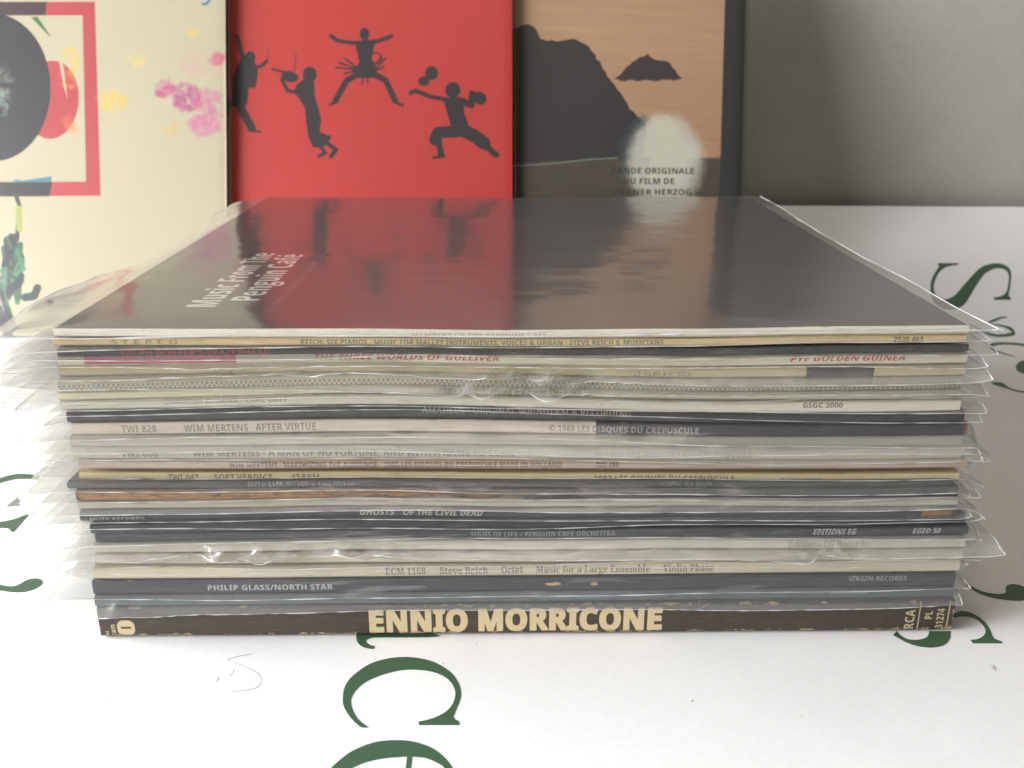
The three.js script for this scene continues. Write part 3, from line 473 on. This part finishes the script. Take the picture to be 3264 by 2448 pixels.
standing('standing_record', 'cream cover with a red square frame and paint blotches, standing behind the pile', {
  X: 0.684, lean: 18.0, right: [741, 320], edge: '#4a4438', th: 0.004,
  paint: (x, M, S) => {
    x.fillStyle = '#bbb295'; x.fillRect(0, 0, 1536, 1536); speckle(x, 9000, ['#fff', '#9a8f6e'], 0.07);
    const z = zoomer(M, 0, 0, 2.011), k = Math.hypot(z([100, 0])[0] - z([0, 0])[0], z([100, 0])[1] - z([0, 0])[1]) / 100;
    const R = '#b23a3d', K = '#262226';
    // a broad red frame, cut by a dark round
    poly(x, [[-900, 12], [608, 12], [645, 1255], [-900, 1262]].map(z), R);
    poly(x, [[-900, 98], [530, 98], [552, 1165], [-900, 1170]].map(z), '#bbb295');
    dot(x, z, [330, 640], 175, 250, R, k, 0.1); blot(x, z, [450, 430], 60, 150, '#dfb83e', k, 60, 0.35); blot(x, z, [440, 800], 50, 60, '#d9893d', k, 30, 0.3);
    poly(x, [[360, 260], [405, 420], [435, 640], [410, 560], [380, 400]].map(z), '#bbb295');
    dot(x, z, [-40, 560], 365, 470, K, k);
    poly(x, [[-900, 12], [300, 12], [292, 98], [-900, 98]].map(z), '#3a2226'); poly(x, [[-900, 1170], [335, 1166], [318, 1258], [-900, 1262]].map(z), '#2b2328');
    poly(x, [[200, 110], [240, 108], [330, 240], [300, 215]].map(z), '#2f6b3d');
    blot(x, z, [20, 560], 70, 150, '#9fae8c', k, 45, 0.4); blot(x, z, [30, 650], 50, 90, '#8fbfae', k, 24, 0.4);
    poly(x, [[90, 1150], [150, 1158], [330, 1130], [330, 1166], [90, 1170]].map(z), '#3f7f86');
    blot(x, z, [720, 650], 95, 70, '#e0b83a', k, 110, 0.25); blot(x, z, [880, 380], 60, 40, '#dcc468', k, 30, 0.25); blot(x, z, [1240, 205], 35, 30, '#e0c050', k, 18, 0.3); blot(x, z, [1100, 825], 45, 40, '#d9a44a', k, 16, 0.35);
    blot(x, z, [1280, 420], 150, 90, '#d79a97', k, 110, 0.22); blot(x, z, [1390, 375], 45, 40, '#c2566e', k, 40, 0.35); blot(x, z, [1060, 570], 60, 55, '#b8487a', k, 60, 0.4); blot(x, z, [1200, 620], 90, 90, '#a63d78', k, 110, 0.4); blot(x, z, [1330, 680], 110, 110, '#c2608f', k, 120, 0.34); blot(x, z, [1310, 800], 110, 70, '#c46493', k, 100, 0.36);
    limb(x, z, [[1300, 25], [1320, 28], [1345, 0]], 14, '#3a6f9a', k);
    // plant strokes in the lower part
    const z2 = zoomer(M, 0, 600, 2.011);
    limb(x, z2, [[100, 40], [125, 110], [115, 230], [110, 330]], 26, '#2e3a28', k); limb(x, z2, [[120, 130], [125, 260]], 40, '#9aa64a', k);
    for (let i = 0; i < 46; i++) limb(x, z2, [[rr(30, 140), rr(300, 640)], [rr(10, 150), rr(360, 740)]], rr(10, 46), ['#27262a', '#2b2a30', '#2f5a38', '#26302c', '#3c7a4c'][i % 5], k);
    limb(x, z2, [[160, 700], [220, 690], [240, 640]], 50, '#2a3a34', k); limb(x, z2, [[-20, 560], [40, 760], [80, 900]], 44, '#332a33', k); limb(x, z2, [[0, 590], [60, 760], [110, 900]], 10, '#2f7a4a', k); limb(x, z2, [[-120, 500], [-20, 760], [60, 960]], 60, '#2c2a2c', k); dot(x, z2, [320, 730], 20, 16, '#5a4326', k);
  },
});
standing('standing_record', 'red cover with black silhouettes of dancing musicians, standing behind the pile', {
  X: 0.6915, lean: 18.3, right: [1632, 320], edge: '#7c2a24', th: 0.004,
  paint: (x, M) => {
    x.fillStyle = '#ba2e24'; x.fillRect(0, 0, 1536, 1536); speckle(x, 5000, ['#c83c30', '#98241d'], 0.10);
    const z = zoomer(M, 700, 0, 2.212), k = Math.hypot(z([100, 0])[0] - z([0, 0])[0], z([100, 0])[1] - z([0, 0])[1]) / 100, B = '#211b1b';
    const L = (p, w) => limb(x, z, p, w, B, k), D = (p, a, b, r) => dot(x, z, p, a, b, B, k, r), P = (p) => poly(x, p.map(z), B);
    // reaching player, half hidden by the next cover
    L([[122, 255], [138, 310], [165, 410]], 30); D([215, 402], 38, 42); P([[150, 420], [245, 430], [270, 500], [265, 560], [250, 620], [205, 620], [195, 740], [90, 750], [95, 540], [120, 470]]); L([[240, 480], [300, 462], [332, 432]], 24); L([[334, 430], [347, 345]], 5); L([[130, 720], [175, 810], [228, 905]], 58); L([[225, 920], [290, 930]], 16); L([[60, 720], [10, 900]], 55);
    // fiddler
    D([636, 525], 50, 55); P([[590, 560], [668, 580], [672, 680], [700, 770], [718, 850], [705, 930], [790, 962], [770, 1000], [735, 1035], [660, 1040], [625, 960], [610, 860], [600, 760], [560, 690], [525, 655], [540, 600]]); D([495, 540], 62, 38, 0.2); L([[372, 486], [470, 512]], 16); L([[540, 375], [528, 505]], 6); L([[440, 560], [480, 640], [560, 650]], 26); L([[705, 1030], [748, 1078], [700, 1100]], 24); L([[760, 1010], [822, 1056], [785, 1102]], 30);
    // leaper
    D([1022, 240], 34, 44); L([[784, 252], [830, 286], [930, 303], [1020, 298], [1120, 290], [1212, 254]], 28); P([[955, 300], [1100, 290], [1085, 350], [1068, 430], [1112, 480], [1085, 550], [960, 550], [940, 500], [985, 440], [965, 350]]);
    L([[985, 515], [895, 570], [850, 650], [815, 715]], 42); L([[830, 720], [775, 740]], 18); L([[1080, 520], [1170, 565], [1210, 650], [1238, 712]], 42); L([[1240, 722], [1292, 744]], 18);
    for (const q of [[[960, 470], [880, 410]], [[950, 480], [840, 440]], [[950, 490], [820, 475]], [[960, 500], [880, 520]], [[1090, 470], [1140, 400]], [[1100, 490], [1170, 410]], [[1100, 500], [1160, 470]], [[1010, 540], [1005, 590]], [[1040, 540], [1045, 580]]]) L(q, 12);
    x.strokeStyle = B; x.lineWidth = 9 * k; x.beginPath(); x.arc(...z([1105, 410]), 38 * k, 0, 6.3); x.stroke();
    // lunging drummer
    D([1645, 635], 54, 56); P([[1575, 690], [1730, 690], [1722, 790], [1765, 905], [1640, 915], [1605, 800]]); L([[1620, 705], [1490, 682], [1385, 640], [1345, 655]], 30); D([1495, 515], 46, 48); D([1440, 572], 40, 34); L([[1690, 705], [1775, 742], [1778, 660]], 44); D([1832, 692], 52, 44, 0.5); L([[1690, 925], [1540, 935], [1518, 985]], 82); L([[1545, 1000], [1562, 1088]], 44); L([[1585, 1100], [1505, 1112]], 20); L([[1710, 915], [1800, 960], [1865, 1010]], 92); L([[1880, 1030], [1945, 1090]], 42); D([1948, 1090], 26, 22);
  },
});
standing('standing_record', 'tan seascape cover with dark rocks and black edge stripe, standing behind the pile', {
  X: 0.6990, lean: 18.6, right: [2338, 300], roll: -1.2, edge: '#25231f', th: 0.004,
  paint: (x, M) => {
    x.fillStyle = '#b08b69'; x.fillRect(0, 0, 1536, 1536);
    const z = zoomer(M, 1600, 0, 2.011), k = Math.hypot(z([100, 0])[0] - z([0, 0])[0], z([100, 0])[1] - z([0, 0])[1]) / 100;
    const base = z([700, 0])[1], foot = z([700, 1000])[1];
    for (let i = 0; i < 700; i++) { const t = rnd(); x.globalAlpha = 0.10; x.fillStyle = t < 0.4 ? '#bd9f7d' : t < 0.7 ? '#ac8059' : '#a0704c'; x.fillRect(rr(-100, 1500), base + (foot - base) * (t + rr(-0.1, 0.1)), rr(60, 500), rr(3, 18)); }
    x.globalAlpha = 1;
    x.fillStyle = '#463c30'; x.fillRect(0, foot, 1536, 1536);
    for (let i = 0; i < 1400; i++) { const y = foot + 640 * Math.pow(rnd(), 1.15) - 30 * rnd() * rnd(); x.globalAlpha = 0.4; x.fillStyle = ['#3f3d30', '#4d4030', '#33352d', '#5f4530', '#454a3c'][i % 5]; x.fillRect(rr(-80, 1536), y, rr(20, 120), rr(2, 12)); }
    x.globalAlpha = 1;
    const rough = (pts) => { const o = []; for (let i = 0; i < pts.length; i++) { const a = pts[i], b = pts[(i + 1) % pts.length], n = Math.max(1, Math.round(Math.hypot(b[0] - a[0], b[1] - a[1]) / 24)); for (let q = 0; q < n; q++) o.push([a[0] + (b[0] - a[0]) * q / n + rr(-7, 7), a[1] + (b[1] - a[1]) * q / n + rr(-7, 7)]); } return o; };
    // a plain headland and a skerry
    poly(x, rough([[-700, 330], [-300, 210], [60, 190], [150, 150], [205, 165], [250, 255], [360, 262], [470, 250], [560, 300], [620, 400], [690, 500], [760, 600], [830, 710], [930, 800], [900, 1010], [500, 1030], [-700, 1060]]).map(z), '#2a2623');
    poly(x, rough([[720, 505], [800, 430], [860, 385], [930, 345], [985, 380], [1060, 390], [1110, 450], [1150, 505], [1100, 515], [780, 518]]).map(z), '#33292a');
    for (let i = 0; i < 900; i++) { const px = rr(-500, 900), py = rr(300, 1030); if (px < 250 + (py - 300) * 0.85) { x.globalAlpha = 0.10; dot(x, z, [px, py], rr(4, 34), rr(2, 9), i % 2 ? '#3d3630' : '#161412', k); } }
    x.globalAlpha = 1; speckle(x, 9000, ['#d6b48c', '#7a5a40'], 0.05);
    // pale misty round behind the words
    for (let i = 0; i < 1500; i++) { const t = rnd() * 6.283, q = Math.pow(rnd(), 0.6); x.globalAlpha = 0.045; dot(x, z, [1045 + 225 * q * Math.cos(t), 1040 + 285 * q * Math.sin(t)], rr(30, 75), rr(30, 75), i % 3 ? '#cfc9b0' : '#b9bfae', k); }
    for (let i = 0; i < 90; i++) { const t = rr(2.6, 4.3); x.globalAlpha = 0.05; dot(x, z, [1030 + 262 * Math.cos(t), 1010 + 275 * Math.sin(t)], rr(15, 50), rr(15, 50), '#46545c', k); }
    x.globalAlpha = 1;
    limb(x, z, [[70, 1065], [300, 1050], [560, 1022], [740, 1012]], 7, '#7d8a7c', k);
    const word = (t, a, b) => { const p = z(a), q = z(b); x.save(); x.font = `bold ${52 * k}px sans-serif`; x.fillStyle = '#2c2a22'; x.translate(...p); x.rotate(Math.atan2(q[1] - p[1], q[0] - p[0])); x.scale(Math.hypot(q[0] - p[0], q[1] - p[1]) / x.measureText(t).width, 1); x.fillText(t, 0, 0); x.restore(); };
    word('BANDE ORIGINALE', [700, 1112], [1235, 1115]); word('DU FILM DE', [778, 1180], [1108, 1180]); word('WERNER HERZOG', [705, 1250], [1220, 1250]);
    x.fillStyle = '#22231f'; poly(x, [[1432, -80], [1800, -80], [1750, 1900], [1375, 1900]].map(z), '#22231f');
  },
});

renderer.render(scene, camera);
